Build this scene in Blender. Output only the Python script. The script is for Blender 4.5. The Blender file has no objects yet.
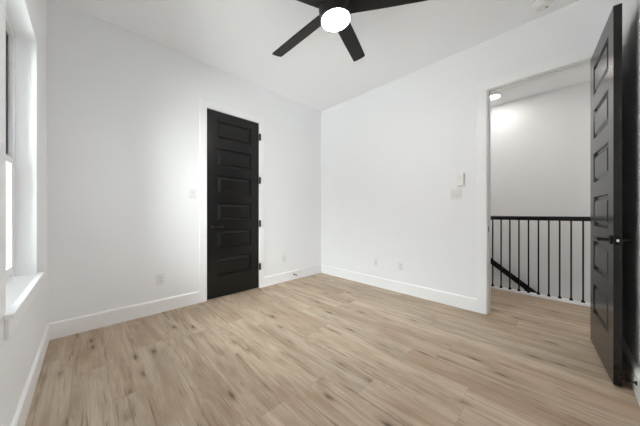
import bpy, bmesh, math, random
from mathutils import Vector, Matrix
PI = math.pi
S = bpy.context.scene
COL = S.collection

# ------------------------------------------------------------------ camera, world, exposure
cam = bpy.data.cameras.new('camera')
cam.sensor_width = 36.0
cam.sensor_fit = 'HORIZONTAL'
cam.lens = 237.22 * 36 / 640
cam.clip_start = 0.02
cam_o = bpy.data.objects.new('camera', cam)
COL.objects.link(cam_o)
cam_o.location = (0, 0, 1.11)
cam_o.rotation_euler = (PI / 2, 0, math.radians(45.44) - PI / 2)
S.camera = cam_o

FAN_LIGHT = 104.0
DOWN_LIGHT = 49.0
SKY = 9.5
SUNNY_SIDE = 1.5
S.view_settings.view_transform = 'Standard'
S.view_settings.look = 'None'
S.view_settings.gamma = 1.0
S.view_settings.use_curve_mapping = False
S.view_settings.exposure = 0.77
try:
    S.cycles.max_bounces = 16
    S.cycles.diffuse_bounces = 12
    S.cycles.glossy_bounces = 4
    S.cycles.use_denoising = True
    S.cycles.sample_clamp_indirect = 8.0
except Exception:
    pass

W = bpy.data.worlds.new('sky')
S.world = W
W.use_nodes = True
nt = W.node_tree
nt.nodes.clear()
wo = nt.nodes.new('ShaderNodeOutputWorld')
bg = nt.nodes.new('ShaderNodeBackground')
tc = nt.nodes.new('ShaderNodeTexCoord')
sp = nt.nodes.new('ShaderNodeSeparateXYZ')
rp = nt.nodes.new('ShaderNodeValToRGB')
while len(rp.color_ramp.elements) < 4:
    rp.color_ramp.elements.new(0.5)
# ground kept bright to light the ceiling, added dim horizon belt to spare the right wall, bright overcast sky
for e_, (p_, c_) in zip(rp.color_ramp.elements, ((0.34, (0.93, 0.95, 0.95)), (0.42, (0.20, 0.22, 0.21)), (0.59, (0.22, 0.25, 0.26)), (0.74, (1.75, 1.88, 1.98)))):
    e_.position = p_
    e_.color = (*c_, 1)
mr = nt.nodes.new('ShaderNodeMapRange')
mr.inputs['From Min'].default_value = -1
nt.links.new(tc.outputs['Generated'], sp.inputs[0])
nt.links.new(sp.outputs['Z'], mr.inputs['Value'])
nt.links.new(mr.outputs[0], rp.inputs[0])
# the overcast is brightest where the sun stands behind it, off to one side of the window
vd = nt.nodes.new('ShaderNodeVectorMath')
vd.operation = 'DOT_PRODUCT'
vd.inputs[1].default_value = Vector((-0.42, -0.86, 0.28)).normalized()
nt.links.new(tc.outputs['Generated'], vd.inputs[0])
mx = nt.nodes.new('ShaderNodeMath')
mx.operation = 'MAXIMUM'
mx.inputs[1].default_value = 0.0
nt.links.new(vd.outputs['Value'], mx.inputs[0])
pw = nt.nodes.new('ShaderNodeMath')
pw.operation = 'POWER'
pw.inputs[1].default_value = 4.0
nt.links.new(mx.outputs[0], pw.inputs[0])
vs = nt.nodes.new('ShaderNodeVectorMath')
vs.operation = 'SCALE'
vs.inputs[0].default_value = (1.0, 1.0, 0.98)
ms = nt.nodes.new('ShaderNodeMath')
ms.operation = 'MULTIPLY'
ms.inputs[1].default_value = SUNNY_SIDE
nt.links.new(pw.outputs[0], ms.inputs[0])
nt.links.new(ms.outputs[0], vs.inputs['Scale'])
va = nt.nodes.new('ShaderNodeVectorMath')
va.operation = 'ADD'
nt.links.new(rp.outputs[0], va.inputs[0])
nt.links.new(vs.outputs[0], va.inputs[1])
nt.links.new(va.outputs[0], bg.inputs['Color'])
bg.inputs['Strength'].default_value = SKY
nt.links.new(bg.outputs[0], wo.inputs['Surface'])

# ------------------------------------------------------------------ room measures (metres, camera above the origin)
XR, YB, XL, YF, H = 3.1235, 3.1424, -0.2443, -0.340, 2.999
XH = 3.2435            # hall face of the doorway wall
XS = 4.33              # edge of the stairwell
XE = 5.12              # far stair wall
YH0, YH1 = -1.3, 3.1   # hall ends
YST = 1.85             # head of the stairs


# ------------------------------------------------------------------ materials
def mat(name, col, rough=0.5, metal=0.0, bump=0.0, bscale=200.0, var=0.0, emit=None, spec=None, coat=0.0):
    m = bpy.data.materials.new(name)
    m.use_nodes = True
    n = m.node_tree
    b = n.nodes['Principled BSDF']
    b.inputs['Base Color'].default_value = (*col, 1)
    b.inputs['Roughness'].default_value = rough
    b.inputs['Metallic'].default_value = metal
    if spec is not None:
        b.inputs['Specular IOR Level'].default_value = spec
    if coat:
        b.inputs['Coat Weight'].default_value = coat
        b.inputs['Coat Roughness'].default_value = 0.2
    if emit:
        b.inputs['Emission Color'].default_value = (*emit[0], 1)
        b.inputs['Emission Strength'].default_value = emit[1]
    if bump or var:
        t = n.nodes.new('ShaderNodeTexCoord')
        nz = n.nodes.new('ShaderNodeTexNoise')
        nz.inputs['Scale'].default_value = bscale
        nz.inputs['Detail'].default_value = 4
        n.links.new(t.outputs['Object'], nz.inputs['Vector'])
        if bump:
            bp = n.nodes.new('ShaderNodeBump')
            bp.inputs['Strength'].default_value = bump
            bp.inputs['Distance'].default_value = 0.002
            n.links.new(nz.outputs[0], bp.inputs['Height'])
            n.links.new(bp.outputs[0], b.inputs['Normal'])
        if var:
            r = n.nodes.new('ShaderNodeValToRGB')
            r.color_ramp.elements[0].color = tuple(c * (1 - var) for c in col) + (1,)
            r.color_ramp.elements[1].color = tuple(min(1, c * (1 + var)) for c in col) + (1,)
            n.links.new(nz.outputs[0], r.inputs[0])
            n.links.new(r.outputs[0], b.inputs['Base Color'])
    return m


def black_door_mat(name):
    m = mat(name, (0.007, 0.0068, 0.0066), 0.23, spec=0.42)
    n = m.node_tree
    b = n.nodes['Principled BSDF']
    t = n.nodes.new('ShaderNodeTexCoord')
    mp = n.nodes.new('ShaderNodeMapping')
    mp.inputs['Scale'].default_value = (160, 160, 5)
    nz = n.nodes.new('ShaderNodeTexNoise')
    nz.inputs['Scale'].default_value = 1.0
    nz.inputs['Detail'].default_value = 5
    nz.inputs['Distortion'].default_value = 0.8
    bp = n.nodes.new('ShaderNodeBump')
    bp.inputs['Strength'].default_value = 0.12
    bp.inputs['Distance'].default_value = 0.002
    n.links.new(t.outputs['Object'], mp.inputs[0])
    n.links.new(mp.outputs[0], nz.inputs['Vector'])
    n.links.new(nz.outputs[0], bp.inputs['Height'])
    n.links.new(bp.outputs[0], b.inputs['Normal'])
    return m


def floor_mat():
    m = bpy.data.materials.new('oak_plank_floor')
    m.use_nodes = True
    n = m.node_tree
    b = n.nodes['Principled BSDF']
    L = n.links.new

    def math_(op, a, bb=None, c=None):
        x = n.nodes.new('ShaderNodeMath')
        x.operation = op
        for i, v in enumerate((a, bb, c)):
            if v is None:
                continue
            if isinstance(v, (int, float)):
                x.inputs[i].default_value = v
            else:
                L(v, x.inputs[i])
        return x.outputs[0]

    def comb(x, y, z):
        c = n.nodes.new('ShaderNodeCombineXYZ')
        for i, v in enumerate((x, y, z)):
            if isinstance(v, (int, float)):
                c.inputs[i].default_value = v
            else:
                L(v, c.inputs[i])
        return c.outputs[0]

    def wn(vec):
        w = n.nodes.new('ShaderNodeTexWhiteNoise')
        w.noise_dimensions = '3D'
        L(vec, w.inputs['Vector'])
        return w

    def noise(vec, scale=1.0, detail=4.0, rough=0.55, dist=0.0):
        z = n.nodes.new('ShaderNodeTexNoise')
        z.inputs['Scale'].default_value = scale
        z.inputs['Detail'].default_value = detail
        z.inputs['Roughness'].default_value = rough
        z.inputs['Distortion'].default_value = dist
        L(vec, z.inputs['Vector'])
        return z.outputs[0]

    def ramp(f, *stops):
        r = n.nodes.new('ShaderNodeValToRGB')
        e = r.color_ramp.elements
        while len(e) < len(stops):
            e.new(0.5)
        for i, (p, c) in enumerate(stops):
            e[i].position = p
            e[i].color = (*c, 1) if len(c) == 3 else c
        L(f, r.inputs[0])
        return r.outputs[0]

    def mix(f, a, bb, mode='MIX'):
        x = n.nodes.new('ShaderNodeMix')
        x.data_type = 'RGBA'
        x.blend_type = mode
        if isinstance(f, (int, float)):
            x.inputs['Factor'].default_value = f
        else:
            L(f, x.inputs['Factor'])
        for nm, v in (('A', a), ('B', bb)):
            s = [i for i in x.inputs if i.name == nm and i.type == 'RGBA'][0]
            if isinstance(v, tuple):
                s.default_value = (*v, 1)
            else:
                L(v, s)
        return [o for o in x.outputs if o.type == 'RGBA'][0]

    PW, PL = 0.18, 1.22
    g = n.nodes.new('ShaderNodeNewGeometry')
    s = n.nodes.new('ShaderNodeSeparateXYZ')
    L(g.outputs['Position'], s.inputs[0])
    x = math_('ADD', s.outputs['X'], 20.05)
    y = math_('ADD', s.outputs['Y'], 30.0)
    u = math_('DIVIDE', x, PW)
    row = math_('FLOOR', u)
    fu = math_('FRACT', u)
    off = wn(comb(row, 3.7, 0)).outputs['Value']
    v = math_('ADD', math_('DIVIDE', y, PL), off)
    colm = math_('FLOOR', v)
    fv = math_('FRACT', v)
    wnn = wn(comb(row, colm, 1.3))
    rnd = wnn.outputs['Value']
    rs = n.nodes.new('ShaderNodeSeparateColor')
    L(wnn.outputs['Color'], rs.inputs[0])
    r2, r3 = rs.outputs['Green'], rs.outputs['Blue']
    # per plank local coordinates
    lx = math_('ADD', math_('MULTIPLY', x, 1.0), math_('MULTIPLY', r2, 37.0))
    ly = math_('ADD', y, math_('MULTIPLY', r3, 53.0))
    # broad tone drift along the plank
    tone = noise(comb(math_('MULTIPLY', lx, 10.0), math_('MULTIPLY', ly, 1.5), rnd), 1.0, 4.0, 0.6, 0.4)
    # fine fibre
    fibre = noise(comb(math_('MULTIPLY', lx, 150.0), math_('MULTIPLY', ly, 4.0), rnd), 1.0, 5.0, 0.65, 0.3)
    coarse = noise(comb(math_('MULTIPLY', lx, 48.0), math_('MULTIPLY', ly, 1.9), r2), 1.0, 4.0, 0.6, 0.5)
    # cathedral grain: contour bands of a stretched noise field, only in some places
    bend = noise(comb(math_('MULTIPLY', lx, 6.5), math_('MULTIPLY', ly, 1.0), r2), 1.0, 2.0, 0.5, 0.0)
    bands = math_('SINE', math_('MULTIPLY', math_('ADD', bend, math_('MULTIPLY', lx, 0.4)), 150.0))
    bands = math_('MULTIPLY_ADD', bands, 0.5, 0.5)
    where = ramp(noise(comb(math_('MULTIPLY', lx, 4.0), math_('MULTIPLY', ly, 0.9), r3), 1.0, 1.0, 0.5, 0.0), (0.50, (0, 0, 0)), (0.62, (1, 1, 1)))
    # dark mineral streaks
    st = noise(comb(math_('MULTIPLY', lx, 34.0), math_('MULTIPLY', ly, 1.5), r3), 1.0, 4.0, 0.6, 0.5)
    streak = ramp(st, (0.575, (0, 0, 0)), (0.70, (1, 1, 1)))
    ck = noise(comb(math_('MULTIPLY', lx, 75.0), math_('MULTIPLY', ly, 2.4), rnd), 1.0, 2.0, 0.5, 1.2)
    crack = ramp(ck, (0.655, (0, 0, 0)), (0.73, (1, 1, 1)))
    # knots
    kv = n.nodes.new('ShaderNodeTexVoronoi')
    kv.inputs['Scale'].default_value = 1.0
    L(comb(math_('MULTIPLY', lx, 13.0), math_('MULTIPLY', ly, 4.0), r2), kv.inputs['Vector'])
    ks = n.nodes.new('ShaderNodeSeparateColor')
    L(kv.outputs['Color'], ks.inputs[0])
    keep = math_('GREATER_THAN', ks.outputs['Red'], 0.74)
    kn = math_('ADD', kv.outputs['Distance'], math_('MULTIPLY', math_('SUBTRACT', coarse, 0.5), 0.34))
    knot = math_('MULTIPLY', ramp(kn, (0.05, (1, 1, 1)), (0.24, (0, 0, 0))), keep)
    halo = math_('MULTIPLY', ramp(kn, (0.10, (1, 1, 1)), (0.50, (0, 0, 0))), keep)
    base = ramp(rnd, (0.0, (0.456, 0.349, 0.249)), (0.25, (0.567, 0.469, 0.361)), (0.5, (0.489, 0.380, 0.278)), (0.75, (0.517, 0.442, 0.351)), (1.0, (0.600, 0.492, 0.375)))
    base = mix(math_('MULTIPLY', ramp(tone, (0.40, (0, 0, 0)), (0.66, (1, 1, 1))), 0.78), base, (0.328, 0.231, 0.152))
    base = mix(math_('MULTIPLY', ramp(coarse, (0.32, (1, 1, 1)), (0.52, (0, 0, 0))), 0.26), base, (0.295, 0.208, 0.135))
    base = mix(math_('MULTIPLY', ramp(fibre, (0.36, (1, 1, 1)), (0.58, (0, 0, 0))), 0.32), base, (0.287, 0.202, 0.134))
    base = mix(math_('MULTIPLY', math_('MULTIPLY', bands, where), 0.40), base, (0.301, 0.238, 0.180))
    base = mix(math_('MULTIPLY', streak, 0.70), base, (0.186, 0.115, 0.066))
    base = mix(math_('MULTIPLY', crack, 0.70), base, (0.116, 0.070, 0.040))
    base = mix(math_('MULTIPLY', halo, 0.50), base, (0.223, 0.146, 0.089))
    base = mix(math_('MULTIPLY', knot, 0.85), base, (0.078, 0.046, 0.029))
    # joints
    ju = math_('MINIMUM', fu, math_('SUBTRACT', 1.0, fu))
    jv = math_('MINIMUM', fv, math_('SUBTRACT', 1.0, fv))
    j = math_('MINIMUM', math_('MULTIPLY', ju, PW), math_('MULTIPLY', jv, PL))
    joint = ramp(math_('MULTIPLY', j, 100.0), (0.05, (1, 1, 1)), (0.16, (0, 0, 0)))
    base = mix(math_('MULTIPLY', joint, 0.30), base, (0.14, 0.095, 0.065))
    L(base, b.inputs['Base Color'])
    L(math_('MULTIPLY_ADD', fibre, 0.16, 0.40), b.inputs['Roughness'])
    b.inputs['Specular IOR Level'].default_value = 0.35
    bp = n.nodes.new('ShaderNodeBump')
    bp.inputs['Strength'].default_value = 0.15
    bp.inputs['Distance'].default_value = 0.002
    L(math_('SUBTRACT', math_('MULTIPLY', fibre, 0.4), joint), bp.inputs['Height'])
    L(bp.outputs[0], b.inputs['Normal'])
    return m


M_wall = mat('wall_paint', (0.868, 0.878, 0.895), 0.75, bump=0.05, bscale=350)
M_ceil = mat('ceiling_paint', (0.922, 0.930, 0.945), 0.85, bump=0.05, bscale=300)
M_hall = mat('hall_paint', (0.86, 0.862, 0.862), 0.75, bump=0.05, bscale=350)
M_trim = mat('trim_gloss_paint', (0.895, 0.90, 0.91), 0.35, bump=0.02, bscale=120)
M_floor = floor_mat()
M_door = black_door_mat('black_door_paint')
M_hard = mat('black_hardware', (0.007, 0.007, 0.007), 0.36, spec=0.35, bump=0.02, bscale=300)
M_iron = mat('black_iron', (0.005, 0.005, 0.005), 0.5, spec=0.22, bump=0.04, bscale=250)
M_hinge = mat('black_hinge_metal', (0.006, 0.006, 0.006), 0.6, bump=0.02, bscale=300, spec=0.12)
M_rail = mat('black_rail', (0.005, 0.005, 0.005), 0.4, spec=0.25, bump=0.04, bscale=90)
M_chrome = mat('bright_latch_metal', (0.80, 0.80, 0.80), 0.22, metal=1.0, bump=0.02, bscale=400)
M_blade = mat('fan_blade_charcoal', (0.013, 0.0125, 0.012), 0.55, bump=0.06, bscale=60, var=0.15, spec=0.3)
M_fan = mat('fan_body_bronze', (0.026, 0.022, 0.022), 0.4, metal=0.2, bump=0.02, bscale=300)
M_plate = mat('white_plastic_plate', (0.80, 0.80, 0.79), 0.35, bump=0.01, bscale=300)
M_slot = mat('socket_slot_dark', (0.22, 0.22, 0.22), 0.6, bump=0.01, bscale=300)
M_face = mat('white_plastic_face', (0.77, 0.77, 0.76), 0.4, bump=0.01, bscale=300)
M_vinyl = mat('white_window_vinyl', (0.84, 0.85, 0.86), 0.4, bump=0.01, bscale=300)
M_black_vinyl = mat('black_window_vinyl', (0.015, 0.018, 0.018), 0.45, bump=0.01, bscale=300)
M_lampw = mat('fan_lamp_diffuser', (0.9, 0.9, 0.9), 0.5, emit=((1.0, 0.985, 0.97), FAN_LIGHT))
M_down = mat('downlight_diffuser', (0.9, 0.9, 0.9), 0.5, emit=((1.0, 0.97, 0.93), DOWN_LIGHT))
M_glass = bpy.data.materials.new('window_glass')
M_glass.use_nodes = True
_n = M_glass.node_tree
_n.nodes.clear()
_o = _n.nodes.new('ShaderNodeOutputMaterial')
_t = _n.nodes.new('ShaderNodeBsdfTransparent')
_g = _n.nodes.new('ShaderNodeBsdfGlossy')
_g.inputs['Roughness'].default_value = 0.02
_f = _n.nodes.new('ShaderNodeFresnel')
_f.inputs['IOR'].default_value = 1.45
_m = _n.nodes.new('ShaderNodeMixShader')
_t.inputs['Color'].default_value = (0.95, 0.97, 0.96, 1)
_n.links.new(_f.outputs[0], _m.inputs[0])
_n.links.new(_t.outputs[0], _m.inputs[1])
_n.links.new(_g.outputs[0], _m.inputs[2])
_n.links.new(_m.outputs[0], _o.inputs['Surface'])


# ------------------------------------------------------------------ mesh helpers
def box(bm, x0, x1, y0, y1, z0, z1, bev=0.0):
    tmp = bmesh.new()
    r = bmesh.ops.create_cube(tmp, size=1.0)
    for v in tmp.verts:
        v.co = Vector((x0 + (v.co.x + .5) * (x1 - x0), y0 + (v.co.y + .5) * (y1 - y0), z0 + (v.co.z + .5) * (z1 - z0)))
    if bev:
        bmesh.ops.bevel(tmp, geom=list(tmp.edges), offset=bev, segments=2, affect='EDGES', profile=0.5)
    join(bm, tmp)
    return bm


def join(bm, tmp, mtx=None):
    tmp.normal_update()
    me = bpy.data.meshes.new('tmp')
    tmp.to_mesh(me)
    tmp.free()
    if mtx is not None:
        me.transform(mtx)
    bm.from_mesh(me)
    bpy.data.meshes.remove(me)


def lathe(bm, prof, seg=40, mtx=None):
    """profile of (r, z) revolved about z; open ends are capped"""
    tmp = bmesh.new()
    rings = []
    for r, z in prof:
        if r < 1e-6:
            rings.append([tmp.verts.new((0, 0, z))])
        else:
            rings.append([tmp.verts.new((r * math.cos(2 * PI * i / seg), r * math.sin(2 * PI * i / seg), z)) for i in range(seg)])
    for a, b in zip(rings, rings[1:]):
        for i in range(seg):
            j = (i + 1) % seg
            if len(a) == 1 and len(b) == 1:
                continue
            if len(a) == 1:
                tmp.faces.new((a[0], b[i], b[j]))
            elif len(b) == 1:
                tmp.faces.new((a[i], a[j], b[0]))
            else:
                tmp.faces.new((a[i], a[j], b[j], b[i]))
    if len(rings[0]) > 1:
        tmp.faces.new(rings[0])
    if len(rings[-1]) > 1:
        tmp.faces.new(rings[-1])
    bmesh.ops.recalc_face_normals(tmp, faces=list(tmp.faces))
    join(bm, tmp, mtx)
    return bm


def sweep(bm, pts, sec, seg=16):
    """elliptical section swept along points; sec = list of (half width, half height) per point, height along z or up"""
    tmp = bmesh.new()
    P = [Vector(p) for p in pts]
    rings = []
    for i, p in enumerate(P):
        d = (P[min(i + 1, len(P) - 1)] - P[max(i - 1, 0)]).normalized()
        up = Vector((0, 0, 1))
        if abs(d.dot(up)) > 0.95:
            up = Vector((1, 0, 0))
        s = d.cross(up).normalized()
        t = s.cross(d).normalized()
        a, b = sec[i] if isinstance(sec, list) else sec
        rings.append([tmp.verts.new(p + s * a * math.cos(2 * PI * k / seg) + t * b * math.sin(2 * PI * k / seg)) for k in range(seg)])
    for a, b in zip(rings, rings[1:]):
        for k in range(seg):
            j = (k + 1) % seg
            tmp.faces.new((a[k], a[j], b[j], b[k]))
    tmp.faces.new(rings[0])
    tmp.faces.new(rings[-1])
    bmesh.ops.recalc_face_normals(tmp, faces=list(tmp.faces))
    join(bm, tmp)
    return bm


def prism(bm, outline, axis_fn):
    """outline of 2-D points; axis_fn(p, k) gives the 3-D point at end k = 0 or 1"""
    tmp = bmesh.new()
    a = [tmp.verts.new(axis_fn(p, 0)) for p in outline]
    b = [tmp.verts.new(axis_fn(p, 1)) for p in outline]
    n = len(outline)
    tmp.faces.new(a)
    tmp.faces.new(b)
    for i in range(n):
        j = (i + 1) % n
        tmp.faces.new((a[i], a[j], b[j], b[i]))
    bmesh.ops.recalc_face_normals(tmp, faces=list(tmp.faces))
    join(bm, tmp)
    return bm


def obj(name, bm, m, parent=None, smooth=False, label=None):
    me = bpy.data.meshes.new(name)
    bm.to_mesh(me)
    bm.free()
    me.materials.append(m)
    o = bpy.data.objects.new(name, me)
    COL.objects.link(o)
    if smooth:
        for p in me.polygons:
            p.use_smooth = True
        me.set_sharp_from_angle(angle=math.radians(38))
    if parent:
        o.parent = parent
    if label:
        o['label'] = label
    return o


def struct(name, bm, m, parent=None, smooth=False, label=None, cat=None):
    o = obj(name, bm, m, parent, smooth)
    if not parent:
        o['kind'] = 'structure'
    if label:
        o['label'] = label
        if cat:
            o['category'] = cat
    return o


def thing(name, label, cat, loc=(0, 0, 0), rot=(0, 0, 0), group=None, kind=None):
    o = bpy.data.objects.new(name, None)
    COL.objects.link(o)
    o.empty_display_size = 0.1
    o.location = loc
    o.rotation_euler = rot
    o['label'] = label
    o['category'] = cat
    if group:
        o['group'] = group
    if kind:
        o['kind'] = kind
    return o


def tag(o, label, cat, group=None):
    o['label'] = label
    o['category'] = cat
    if group:
        o['group'] = group
    return o


def copy_tree(o, parent=None):
    c = o.copy()
    COL.objects.link(c)
    if parent:
        c.parent = parent
    for ch in list(o.children):
        copy_tree(ch, c)
    return c


def B():
    return bmesh.new()


# ------------------------------------------------------------------ the room shell
bm = B()
box(bm, -0.46, XS, YH0 - 0.1, YB + 0.12, -0.25, 0.0)
box(bm, XS, XE + 0.12, YST, YB + 0.12, -0.25, 0.0)
struct('floor', bm, M_floor, label='light oak plank floor running towards the back wall', cat='floor')
bm = B()
box(bm, -0.46, XE + 0.12, YH0 - 0.1, YB + 0.12, H, H + 0.2)
struct('ceiling', bm, M_ceil, label='plain white ceiling over room and landing', cat='ceiling')

# back wall with the recess that the closet door fills
DX0, DX1, DZ = 1.0835, 1.8205, 2.440
bm = B()
box(bm, XL - 0.2, DX0, YB, YB + 0.12, 0, H)
box(bm, DX1, XR, YB, YB + 0.12, 0, H)
box(bm, DX0, DX1, YB, YB + 0.12, DZ, H)
box(bm, DX0, DX1, YB + 0.06, YB + 0.12, 0, DZ)
struct('wall_back', bm, M_wall)

# left wall with the window opening
WY0, WY1, WZ0, WZ1 = 1.655, 2.535, 0.67, 2.29
bm = B()
box(bm, XL - 0.2, XL, YF - 0.12, WY0, 0, H)
box(bm, XL - 0.2, XL, WY1, YB, 0, H)
box(bm, XL - 0.2, XL, WY0, WY1, 0, WZ0)
box(bm, XL - 0.2, XL, WY0, WY1, WZ1, H)
struct('wall_left', bm, M_wall)

# doorway wall
OY0, OY1, OZ = -0.204, 0.560, 2.447
bm = B()
box(bm, XR, XH, OY1, YB + 0.12, 0, H)
box(bm, XR, XH, YH0, OY0, 0, H)
box(bm, XR, XH, OY0, OY1, OZ, H)
struct('wall_right', bm, M_wall)
bm = B()
box(bm, XL - 0.2, XR, YF - 0.12, YF, 0, H)
struct('wall_front', bm, M_wall)

# hall and stairwell
bm = B()
box(bm, XE, XE + 0.12, YH0 - 0.1, YB + 0.12, -2.6, H)
struct('wall_stairwell', bm, M_hall)
bm = B()
box(bm, XH, XE, YB, YB + 0.12, 0, H)
struct('wall_landing', bm, M_hall)
bm = B()
box(bm, XH, XE, YH0 - 0.1, YH0, -2.6, H)
struct('wall_hall', bm, M_hall)
bm = B()
box(bm, XS - 0.12, XS, YH0, YST, -2.6, -0.25)
box(bm, XS - 0.12, XE, YST, YST + 0.12, -2.6, -0.25)
struct('wall_understair', bm, M_hall)
bm = B()
rise, run = 0.19, 0.26
nst = 11
pts = [(YST, -0.25), (YST, -rise)]
for k in range(1, nst + 1):
    pts += [(YST - run * k, -rise * k), (YST - run * k, -rise * (k + 1))]
pts += [(YST - run * nst, -2.6), (YST, -2.6)]
prism(bm, pts, lambda p, k: (XS + 0.002 if k == 0 else XE - 0.002, p[0], p[1]))
struct('stairs', bm, M_floor)

# baseboards (flat board with an eased top edge)
BT, BH = 0.015, 0.148


def base_prof():
    return [(0, 0), (BT, 0), (BT, BH - 0.012), (BT - 0.006, BH - 0.003), (BT - 0.012, BH), (0, BH)]


def baseboard(name, fn):
    bm = B()
    for f in fn:
        prism(bm, base_prof(), f)
    struct(name, bm, M_trim)


CXL0, CXL1 = 0.998, 1.910
CY0, CY1 = OY0 - 0.088, OY1 + 0.100
baseboard('baseboard_back', [lambda p, k: ((XL, CXL0)[k], YB - p[0], p[1]),
                             lambda p, k: ((CXL1, XR)[k], YB - p[0], p[1])])
baseboard('baseboard_right', [lambda p, k: (XR - p[0], (CY1, YB - BT)[k], p[1])])
baseboard('baseboard_left', [lambda p, k: (XL + p[0], (YF, YB - BT)[k], p[1])])
baseboard('baseboard_front', [lambda p, k: ((XL + BT, XR - 0.02)[k], YF + p[0] * 1.5, p[1])])
baseboard('baseboard_hall', [lambda p, k: (XH + p[0], (OY1 + 0.1, YB)[k], p[1]),
                             lambda p, k: (XH + p[0], (YH0, OY0 - 0.088)[k], p[1])])

# closet door casing
CT = 0.017
bm = B()
box(bm, CXL0, DX0 - 0.002, YB - CT, YB + 0.001, 0, DZ + 0.002, 0.003)
box(bm, DX1 + 0.002, CXL1, YB - CT, YB + 0.001, 0, DZ + 0.002, 0.003)
box(bm, CXL0, CXL1, YB - CT, YB + 0.001, DZ + 0.002, DZ + 0.092, 0.003)
struct('trim_1', bm, M_trim)
# doorway casing on both sides, jamb lining with door stop
bm = B()
for xa, xb in ((XR - CT, XR + 0.001), (XH - 0.001, XH + CT)):
    box(bm, xa, xb, OY1 + 0.006, CY1, 0, OZ + 0.006, 0.003)
    box(bm, xa, xb, CY0, OY0 - 0.006, 0, OZ + 0.006, 0.003)
    box(bm, xa, xb, CY0, CY1, OZ + 0.006, OZ + 0.1, 0.003)
struct('trim_2', bm, M_trim)
bm = B()
JT = 0.012
box(bm, XR - 0.002, XH + 0.002, OY1 - 0.001, OY1 + JT, 0, OZ)
box(bm, XR - 0.002, XH + 0.002, OY0 - JT, OY0 + 0.001, 0, OZ)
box(bm, XR - 0.002, XH + 0.002, OY0, OY1, OZ - 0.001, OZ + JT)
box(bm, XR + 0.045, XR + 0.080, OY1 - 0.012, OY1, 0, OZ - 0.001, 0.002)
box(bm, XR + 0.045, XR + 0.080, OY0, OY0 + 0.012, 0, OZ - 0.001, 0.002)
box(bm, XR + 0.045, XR + 0.080, OY0, OY1, OZ - 0.013, OZ - 0.001, 0.002)
trim3 = struct('trim_3', bm, M_trim)
bm = B()
box(bm, XR + 0.006, XR + 0.034, OY1 - 0.003, OY1, 0.905, 0.965, 0.0008)
sp_ = obj('strike_plate', bm, M_hard, trim3, label='black strike plate')


# ------------------------------------------------------------------ panel doors
def door_slab(Wd, T, z0, z1):
    """raised six-panel slab: x 0..Wd, front face y = 0, back face y = T"""
    bm = B()
    s = 0.122
    ph, gap, first = 0.238, 0.1195, 0.288
    zc = [z0]
    for k in range(6):
        zc += [first + k * (ph + gap), first + k * (ph + gap) + ph]
    zc.append(z1)
    xc = [0, s, Wd - s, Wd]
    for side in (0, 1):
        def P(x, z, d):
            return bm.verts.new((x, d if side == 0 else T - d, z))
        for i in range(3):
            for j in range(len(zc) - 1):
                a, b, c, d = xc[i], xc[i + 1], zc[j], zc[j + 1]
                if i == 1 and j % 2 == 1:
                    rings = []
                    for ins, dep in ((0, 0), (0.006, 0.013), (0.016, 0.0145), (0.020, 0.0145), (0.046, 0.001)):
                        rings.append([P(a + ins, c + ins, dep), P(b - ins, c + ins, dep), P(b - ins, d - ins, dep), P(a + ins, d - ins, dep)])
                    for r0, r1 in zip(rings, rings[1:]):
                        for q in range(4):
                            w = (q + 1) % 4
                            bm.faces.new((r0[q], r0[w], r1[w], r1[q]))
                    bm.faces.new(rings[-1])
                else:
                    bm.faces.new((P(a, c, 0), P(b, c, 0), P(b, d, 0), P(a, d, 0)))
    # edges all round
    for x in (0, Wd):
        bm.faces.new([bm.verts.new(v) for v in ((x, 0, z0), (x, T, z0), (x, T, z1), (x, 0, z1))])
    for z in (z0, z1):
        bm.faces.new([bm.verts.new(v) for v in ((0, 0, z), (Wd, 0, z), (Wd, T, z), (0, T, z))])
    bmesh.ops.remove_doubles(bm, verts=list(bm.verts), dist=0.0002)
    bmesh.ops.recalc_face_normals(bm, faces=list(bm.faces))
    return bm


def lever(parent, x, z, y, ny, dx, pr=0.058):
    """rose + neck + lever arm; ny = outward direction (-1 front, +1 back), arm runs along dx"""
    bm = B()
    R = Matrix.Translation((x, y, z)) @ Matrix.Rotation(PI / 2 if ny < 0 else -PI / 2, 4, 'X')
    lathe(bm, [(0.0, 0.0), (0.030, 0.0), (0.030, 0.006), (0.027, 0.009), (0.0, 0.009)], 32, R)
    rose = obj('door_handle', bm, M_hard, parent, True, label='black lever handle on a round rose')
    bm = B()
    lathe(bm, [(0.0, 0.009), (0.011, 0.009), (0.0105, pr - 0.019), (0.012, pr - 0.013), (0.012, pr - 0.003), (0.009, pr), (0.0, pr)], 24, R)
    yy = y + ny * (pr - 0.008)
    sweep(bm, [(x - dx * 0.006, yy, z), (x + dx * 0.02, yy, z), (x + dx * 0.07, yy, z), (x + dx * 0.124, yy + ny * -0.002, z), (x + dx * 0.133, yy - ny * 0.004, z)],
          [(0.009, 0.0125), (0.009, 0.013), (0.008, 0.012), (0.007, 0.011), (0.005, 0.007)])
    lv = obj('lever', bm, M_hard, rose, True)
    return rose


def hinge(parent, x, y, z, lf=0.009):
    bm = B()
    lathe(bm, [(0.0, -0.053), (0.007, -0.052), (0.008, -0.047), (0.014, -0.046), (0.014, -0.016), (0.013, -0.015), (0.014, -0.014), (0.014, 0.014),
               (0.013, 0.015), (0.014, 0.016), (0.014, 0.046), (0.008, 0.047), (0.007, 0.052), (0.0, 0.053)], 16, Matrix.Translation((x, y, z)))
    box(bm, x - 0.012, x + 0.016, *sorted((y, y + lf)), z - 0.045, z + 0.045, 0.001)
    return obj('hinge', bm, M_hinge, parent, True)


HZ = (0.32, 0.955, 1.59, 2.23)
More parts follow.
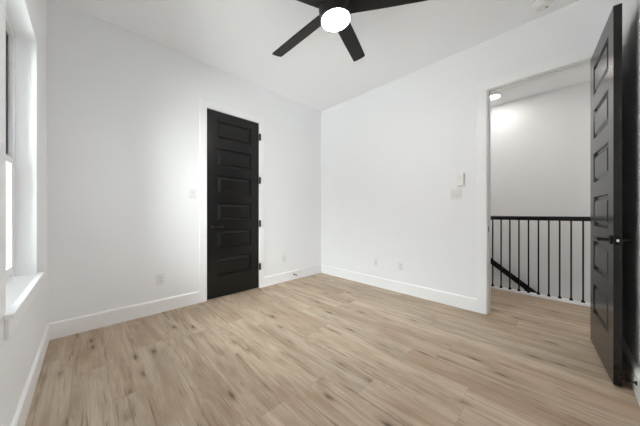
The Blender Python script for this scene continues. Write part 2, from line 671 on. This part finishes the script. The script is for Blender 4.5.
# closed closet door
d1 = thing('door_1', 'closed black six-panel closet door in the back wall', 'door', (DX0 + 0.003, YB - 0.004, 0), kind='structure')
obj('door_leaf', door_slab(DX1 - DX0 - 0.006, 0.038, 0.012, DZ - 0.004), M_door, d1)
lever(d1, 0.062, 0.928, 0.0, -1, 1)
for z in HZ:
    hinge(d1, DX1 - DX0 + 0.002, -0.0225, z)

# open entry door, swung back towards the front wall
EW = 0.715
ang = math.atan2(-0.054, -0.69)            # from the hinge towards the latch edge
d2 = thing('door_2', 'open black six-panel room door swung back against the wall beside the doorway', 'door',
           (3.118, -0.180, 0), (0, 0, 0), kind='structure')
# the slab's local x runs from the latch edge to the hinge
d2.rotation_euler = (0, 0, ang + PI)
leaf = obj('door_leaf', door_slab(EW, 0.036, 0.012, 2.436), M_door, d2)
for v in leaf.data.vertices:
    v.co.x -= EW
    v.co.y = -v.co.y
leaf.data.flip_normals()
lever(d2, -EW + 0.058, 0.935, 0.0, 1, 1, 0.062)
lever(d2, -EW + 0.058, 0.935, -0.036, -1, 1, 0.050)
bm = B()
box(bm, -EW - 0.0012, -EW + 0.002, -0.030, -0.006, 0.905, 0.965, 0.0005)
lp = obj('latch_plate', bm, M_hard, d2)
bm = B()
prism(bm, [(0, -0.007), (0.011, -0.004), (0.011, 0.007), (0, 0.007)], lambda p, k: (-EW - p[0], -0.018 + p[1], 0.927 if k == 0 else 0.943))
obj('latch_bolt', bm, M_chrome, lp, label='bright metal latch bolt')
for z in HZ:
    hinge(d2, 0.004, -0.048, z)

# ------------------------------------------------------------------ window
w1 = thing('window_1', 'tall white sash window in the left wall with a deep sill', 'window', (XL, (WY0 + WY1) / 2, 0.69), kind='structure')


def wpart(name, bm, m, parent=w1, **k):
    o = obj(name, bm, m, parent, **k)
    return o


def loc(bm):
    bmesh.ops.translate(bm, verts=list(bm.verts), vec=(-XL, -(WY0 + WY1) / 2, -0.69))
    return bm


FX0, FX1 = XL - 0.185, XL - 0.092
bm = B()
box(bm, FX0, FX1, WY0, WY0 + 0.028, 0.69, WZ1, 0.002)
box(bm, FX0, FX1, WY1 - 0.028, WY1, 0.69, WZ1, 0.002)
box(bm, FX0, FX1, WY0 + 0.028, WY1 - 0.028, WZ1 - 0.03, WZ1, 0.002)
box(bm, FX0, FX1, WY0 + 0.028, WY1 - 0.028, 0.69, 0.715, 0.002)
box(bm, FX1 - 0.02, FX1 - 0.002, WY1 - 0.034, WY1 - 0.028, 2.085, 2.10, 0.001)
wpart('window_frame', loc(bm), M_vinyl)


def sash(name, x0, x1, z0, z1, m, top, bot):
    bm = B()
    a, b = WY0 + 0.028, WY1 - 0.028
    box(bm, x0, x1, a, a + 0.034, z0, z1, 0.002)
    box(bm, x0, x1, b - 0.034, b, z0, z1, 0.002)
    box(bm, x0, x1, a + 0.034, b - 0.034, z1 - top, z1, 0.002)
    box(bm, x0, x1, a + 0.034, b - 0.034, z0, z0 + bot, 0.002)
    s = wpart(name, loc(bm), m)
    bm = B()
    xc = (x0 + x1) / 2
    box(bm, xc - 0.003, xc + 0.003, a + 0.030, b - 0.030, z0 + bot - 0.004, z1 - top + 0.004)
    wpart('window_pane', loc(bm), M_glass, s)
    return s


us = sash('upper_sash', FX1 - 0.050, FX1 - 0.024, 1.425, WZ1 - 0.03, M_black_vinyl, 0.035, 0.035)
us['label'] = 'black outer upper sash'
ls = sash('lower_sash', FX1 - 0.022, FX1 - 0.003, 0.715, 1.462, M_vinyl, 0.038, 0.055)
bm = B()
box(bm, FX1 - 0.020, FX1 - 0.005, (WY0 + WY1) / 2 - 0.03, (WY0 + WY1) / 2 + 0.03, 1.462, 1.474, 0.003)
wpart('sash_lock', loc(bm), M_vinyl, ls)
bm = B()
box(bm, FX0, XL + 0.0005, WY0, WY1, WZ0, 0.69)
box(bm, XL - 0.0005, XL + 0.030, WY0 - 0.050, WY1 + 0.050, WZ0 - 0.002, 0.69, 0.004)
wpart('window_sill', loc(bm), M_trim)
bm = B()
box(bm, XL - 0.0005, XL + 0.014, WY0 - 0.030, WY1 + 0.030, WZ0 - 0.090, WZ0 - 0.002, 0.003)
wpart('apron', loc(bm), M_trim)

# ------------------------------------------------------------------ ceiling fan
HUB = Vector((1.3944, 1.2507, 2.72))
Nn = Vector((-0.0848, 0.0370, 1.0)).normalized()
Uu = (Vector((1, 0, 0)) - Nn * Nn.x).normalized()
Vv = Nn.cross(Uu)
FM = Matrix((Uu, Vv, Nn)).transposed()
FL = HUB + Nn * ((H - HUB.z) / Nn.z)
fan = thing('ceiling_fan', 'dark five-blade ceiling fan with a round white lamp', 'ceiling fan', FL, FM.to_euler())
ZB = -(FL - HUB).length
bm = B()
lathe(bm, [(0.0, 0.004), (0.070, 0.004), (0.070, -0.015), (0.062, -0.040), (0.035, -0.055), (0.0, -0.055)], 40)
cn = obj('canopy', bm, M_fan, fan, True)
cn.matrix_parent_inverse = FM.to_4x4().inverted()     # the canopy sits flat on the ceiling
bm = B()
lathe(bm, [(0.0, -0.03), (0.013, -0.03), (0.013, ZB + 0.085), (0.0, ZB + 0.085)], 20)
obj('downrod', bm, M_fan, fan, True)
bm = B()
lathe(bm, [(0.0, ZB + 0.095), (0.030, ZB + 0.095), (0.045, ZB + 0.085), (0.105, ZB + 0.075), (0.124, ZB + 0.060), (0.126, ZB - 0.020), (0.120, ZB - 0.045),
           (0.120, ZB - 0.048), (0.120, ZB - 0.090), (0.111, ZB - 0.090), (0.0, ZB - 0.086)], 56)
obj('motor_housing', bm, M_fan, fan, True)
bm = B()
lathe(bm, [(0.110, ZB - 0.086), (0.110, ZB - 0.093), (0.106, ZB - 0.099), (0.080, ZB - 0.106), (0.040, ZB - 0.110), (0.0, ZB - 0.111)], 56)
obj('lamp_diffuser', bm, M_lampw, fan, True, label='round white lit lamp')
PH, RB, TW = 1.61979, 0.752, -0.1994


def blade_bm(t):
    tmp = B()
    out = [(0.155, -0.058), (0.40, -0.062), (RB - 0.035, -0.062), (RB - 0.006, -0.060), (RB - 0.001, -0.056), (RB + 0.003, 0.0), (RB - 0.005, 0.055), (RB - 0.010, 0.060), (RB - 0.037, 0.062), (0.40, 0.062), (0.155, 0.058)]
    prism(tmp, out, lambda p, k: (p[0], p[1], TW * p[1] + (-0.004 if k == 0 else 0.004)))
    bmesh.ops.transform(tmp, matrix=Matrix.Translation((0, 0, ZB)) @ Matrix.Rotation(t, 4, 'Z'), verts=list(tmp.verts))
    return tmp


def bracket_bm(t):
    tmp = B()
    out = [(0.115, -0.034), (0.150, -0.046), (0.215, -0.046), (0.235, -0.030), (0.235, 0.030), (0.215, 0.046), (0.150, 0.046), (0.115, 0.034)]
    prism(tmp, out, lambda p, k: (p[0], p[1], TW * p[1] + (0.0042 if k == 0 else 0.010)))
    bmesh.ops.transform(tmp, matrix=Matrix.Translation((0, 0, ZB)) @ Matrix.Rotation(t, 4, 'Z'), verts=list(tmp.verts))
    return tmp


def root_bm(t):
    tmp = B()
    prism(tmp, [(0.115, -0.056), (0.160, -0.058), (0.160, 0.058), (0.115, 0.056)], lambda p, k: (p[0], p[1], TW * p[1] + (-0.0042 if k == 0 else 0.0042)))
    bmesh.ops.transform(tmp, matrix=Matrix.Translation((0, 0, ZB)) @ Matrix.Rotation(t, 4, 'Z'), verts=list(tmp.verts))
    return tmp


for k in range(5):
    t = PH + 2 * PI * k / 5
    bb = blade_bm(t)
    join(bb, root_bm(t))
    bl = obj('blade', bb, M_blade, fan)
    obj('blade_bracket', bracket_bm(t), M_fan, bl)

# ------------------------------------------------------------------ small things on ceiling and walls
sd = thing('smoke_detector', 'round white smoke detector on the ceiling near the doorway', 'smoke detector', (2.925, 0.115, H))
bm = B()
lathe(bm, [(0.0, 0.0), (0.072, 0.0), (0.072, -0.012), (0.0, -0.012)], 40)
obj('mounting_base', bm, M_plate, sd, True)
bm = B()
lathe(bm, [(0.066, -0.010), (0.066, -0.016), (0.063, -0.022), (0.056, -0.026), (0.054, -0.032), (0.046, -0.040), (0.020, -0.043), (0.0, -0.043)], 40)
obj('cover', bm, M_plate, sd, True)
bm = B()
lathe(bm, [(0.0, -0.040), (0.009, -0.040), (0.009, -0.0455), (0.0, -0.0455)], 20)
bmesh.ops.translate(bm, verts=list(bm.verts), vec=(0.012, -0.026, 0))
obj('test_button', bm, M_slot, sd, True)


def plate_thing(name, label, cat, wall, pos, z, w, h, kind, group=None, gangs=1):
    """wall 'back': faces -y at YB; wall 'right': faces -x at XR. Local frame: u to the right as seen, outwards = -y"""
    if wall == 'back':
        t = thing(name, label, cat, (pos, YB, z), (0, 0, 0), group)
    else:
        t = thing(name, label, cat, (XR, pos, z), (0, 0, -PI / 2), group)
    bm = B()
    box(bm, -w / 2, w / 2, -0.006, 0.0005, -h / 2, h / 2, 0.0025)
    obj('wall_plate', bm, M_plate, t)
    for g in range(gangs):
        cx = (g - (gangs - 1) / 2) * 0.046
        if kind == 'rocker':
            bm = B()
            prism(bm, [(-0.005, -0.033), (-0.0075, -0.033), (-0.011, 0.0), (-0.0085, 0.033), (-0.005, 0.033)], lambda p, k: (cx + (-0.0165, 0.0165)[k], p[0], p[1]))
            obj('rocker', bm, M_face, t)
        else:
            for zz in (-0.019, 0.019):
                bm = B()
                box(bm, cx - 0.0165, cx + 0.0165, -0.0085, -0.004, zz - 0.0145, zz + 0.0145, 0.002)
                s = obj('socket', bm, M_face, t)
                bm = B()
                box(bm, cx - 0.008, cx - 0.0055, -0.0092, -0.006, zz - 0.003, zz + 0.007)
                box(bm, cx + 0.0055, cx + 0.008, -0.0092, -0.006, zz - 0.003, zz + 0.007)
                lathe(bm, [(0, 0), (0.003, 0), (0.003, 0.003), (0, 0.003)], 10, Matrix.Translation((cx, -0.0062, zz - 0.0085)) @ Matrix.Rotation(PI / 2, 4, 'X'))
                obj('slots', bm, M_slot, s)
    return t


plate_thing('wall_outlet', 'white double power outlet low on the back wall, between window corner and closet door', 'power outlet', 'back', 0.590, 0.366, 0.080, 0.125, 'outlet')
plate_thing('wall_outlet', 'white power outlet low on the back wall, right of the black closet door', 'power outlet', 'back', 2.277, 0.378, 0.075, 0.120, 'outlet')
plate_thing('wall_outlet', 'white power outlet low on the right wall, the one nearer the room corner', 'power outlet', 'right', 1.960, 0.369, 0.072, 0.117, 'outlet')
plate_thing('wall_outlet', 'white power outlet low on the right wall, the one nearer the doorway', 'power outlet', 'right', 1.563, 0.371, 0.080, 0.117, 'outlet')
plate_thing('light_switch', 'white light switch beside the left casing of the closet door', 'light switch', 'back', 0.915, 1.338, 0.080, 0.120, 'rocker')
plate_thing('light_switch', 'wide white double light switch on the right wall, just below the thermostat', 'light switch', 'right', 0.872, 1.333, 0.118, 0.117, 'rocker', gangs=2)

th = thing('thermostat', 'white upright thermostat box on the right wall, above the double light switch', 'thermostat', (XR, 0.820, 1.500), (0, 0, -PI / 2))
bm = B()
box(bm, -0.038, 0.038, -0.004, 0.0005, -0.076, 0.076, 0.001)
obj('wall_plate', bm, M_plate, th)
bm = B()
box(bm, -0.034, 0.034, -0.026, -0.003, -0.072, 0.072, 0.004)
body = obj('housing', bm, M_plate, th)
bm = B()
box(bm, -0.024, 0.024, -0.0268, -0.024, 0.004, 0.050, 0.0005)
obj('display', bm, M_face, body)

# door stops
def door_stop(label, loc_, rz, ln):
    t = thing('door_stop', label, 'door stop', loc_, (0, 0, rz))
    R = Matrix.Rotation(-PI / 2, 4, 'X')     # +y outwards
    bm = B()
    lathe(bm, [(0, -0.001), (0.013, -0.001), (0.013, 0.003), (0.008, 0.006), (0.0, 0.006)], 20, R)
    lathe(bm, [(0, 0.004), (0.0042, 0.004), (0.0042, ln - 0.010), (0, ln - 0.010)], 14, R)
    obj('rod', bm, M_hard, t, True)
    bm = B()
    lathe(bm, [(0, ln - 0.014), (0.0085, ln - 0.014), (0.0085, ln - 0.002), (0.006, ln), (0, ln)], 16, R)
    obj('bumper', bm, M_hard, t, True)
    return t


door_stop('small black door stop on the back baseboard, right of the closet door', (2.47, YB - BT, 0.085), PI, 0.075)
door_stop('black rod door stop on the baseboard behind the open door', (2.335, YF + BT * 1.5, 0.095), 0.0, 0.068)

# ------------------------------------------------------------------ hall: railing, handrail, downlight
XRL = 4.28
BY = [0.707 - 0.0995 * k for k in range(-11, 20)]
BY = [y for y in BY if YH0 + 0.05 < y < YST - 0.05]
rl = thing('stair_railing', 'black balustrade with thin square balusters along the stairwell edge', 'railing', (XRL, 0.5, 0))


def rel(bm):
    bmesh.ops.translate(bm, verts=list(bm.verts), vec=(-XRL, -0.5, 0))
    return bm


bm = B()
box(bm, 4.235, XS + 0.004, YH0, YST + 0.04, 0.0, 0.028, 0.003)
box(bm, XS, XS + 0.015, YH0, YST, -0.26, 0.0)
obj('curb', rel(bm), M_trim, rl, label='low white curb under the balusters')
bm = B()
prism(bm, [(-0.030, 1.012), (0.030, 1.012), (0.033, 1.030), (0.030, 1.056), (0.020, 1.066), (-0.020, 1.066), (-0.030, 1.056), (-0.033, 1.030)],
      lambda p, k: (XRL + p[0], (YH0, YST)[k], p[1]))
obj('top_rail', rel(bm), M_rail, rl)
bm = B()
box(bm, XRL - 0.045, XRL + 0.045, YST - 0.05, YST + 0.04, 0.026, 1.10, 0.004)
box(bm, XRL - 0.056, XRL + 0.056, YST - 0.061, YST + 0.051, 1.10, 1.125, 0.006)
obj('newel_post', rel(bm), M_rail, rl)
bal0 = None
for y in BY:
    if bal0 is None:
        bm = B()
        box(bm, -0.008, 0.008, -0.008, 0.008, 0.028, 1.014, 0.001)
        bal0 = obj('baluster', bm, M_iron, rl)
        bal0.location = (0, y - 0.5, 0)
        bm = B()
        box(bm, -0.017, 0.017, -0.017, 0.017, 0.0275, 0.042, 0.002)
        box(bm, -0.012, 0.012, -0.012, 0.012, 0.042, 0.056, 0.003)
        obj('shoe', bm, M_iron, bal0)
    else:
        c = copy_tree(bal0, rl)
        c.location = (0, y - 0.5, 0)

hr = thing('stair_handrail', 'sloping black handrail on the far stairwell wall, behind the balusters', 'handrail', (XE, 0.6, 0.083))
bm = B()
HX = XE - 0.07
p0, p1 = Vector((HX, 1.80, 0.280 + 0.77 * (1.80 - 0.866))), Vector((HX, -0.95, 0.280 + 0.77 * (-0.95 - 0.866)))
prism(bm, [(-0.022, -0.036), (0.022, -0.036), (0.029, -0.016), (0.029, 0.016), (0.018, 0.034), (-0.018, 0.034), (-0.029, 0.016), (-0.029, -0.016)],
      lambda p, k: (HX + p[0], (p0, p1)[k].y - p[1] * 0.5, (p0, p1)[k].z + p[1] * 1.0))
bmesh.ops.translate(bm, verts=list(bm.verts), vec=(-XE, -0.6, -0.083))
obj('rail', bm, M_rail, hr)
for y in (1.60, 0.40, -0.75):
    z = 0.280 + 0.77 * (y - 0.866) - 0.03
    bm = B()
    sweep(bm, [(XE + 0.001, y, z - 0.05), (XE - 0.02, y, z - 0.05), (XE - 0.05, y, z - 0.045), (HX, y, z - 0.025), (HX, y, z + 0.005)], (0.006, 0.006), 10)
    lathe(bm, [(0, 0), (0.024, 0), (0.022, 0.006), (0, 0.006)], 20, Matrix.Translation((XE + 0.001, y, z - 0.05)) @ Matrix.Rotation(-PI / 2, 4, 'Y'))
    bmesh.ops.translate(bm, verts=list(bm.verts), vec=(-XE, -0.6, -0.083))
    obj('bracket', bm, M_iron, hr, True)


def downlight(x, y, label):
    d = thing('recessed_downlight', label, 'downlight', (x, y, H))
    bm = B()
    lathe(bm, [(0.074, 0.001), (0.094, 0.001), (0.094, -0.004), (0.088, -0.007), (0.078, -0.006), (0.074, -0.002)], 40)
    obj('trim_ring', bm, M_trim, d, True)
    bm = B()
    lathe(bm, [(0.0, 0.001), (0.076, 0.001), (0.076, -0.0035), (0.0, -0.0035)], 40)
    obj('lamp_diffuser', bm, M_down, d, True, label='round white lit lamp')
    return d


downlight(4.73, 0.764, 'round lit downlight in the ceiling over the stairwell')
downlight(3.76, 0.60, 'added unseen fill downlight in the hall ceiling straight above the doorway sill')  # this and the next two are added lamps, out of view, brightening the hall
downlight(3.76, 1.90, 'added unseen fill downlight in the landing ceiling left of the doorway')
downlight(3.76, -0.75, 'added unseen fill downlight in the hall ceiling right of the doorway')
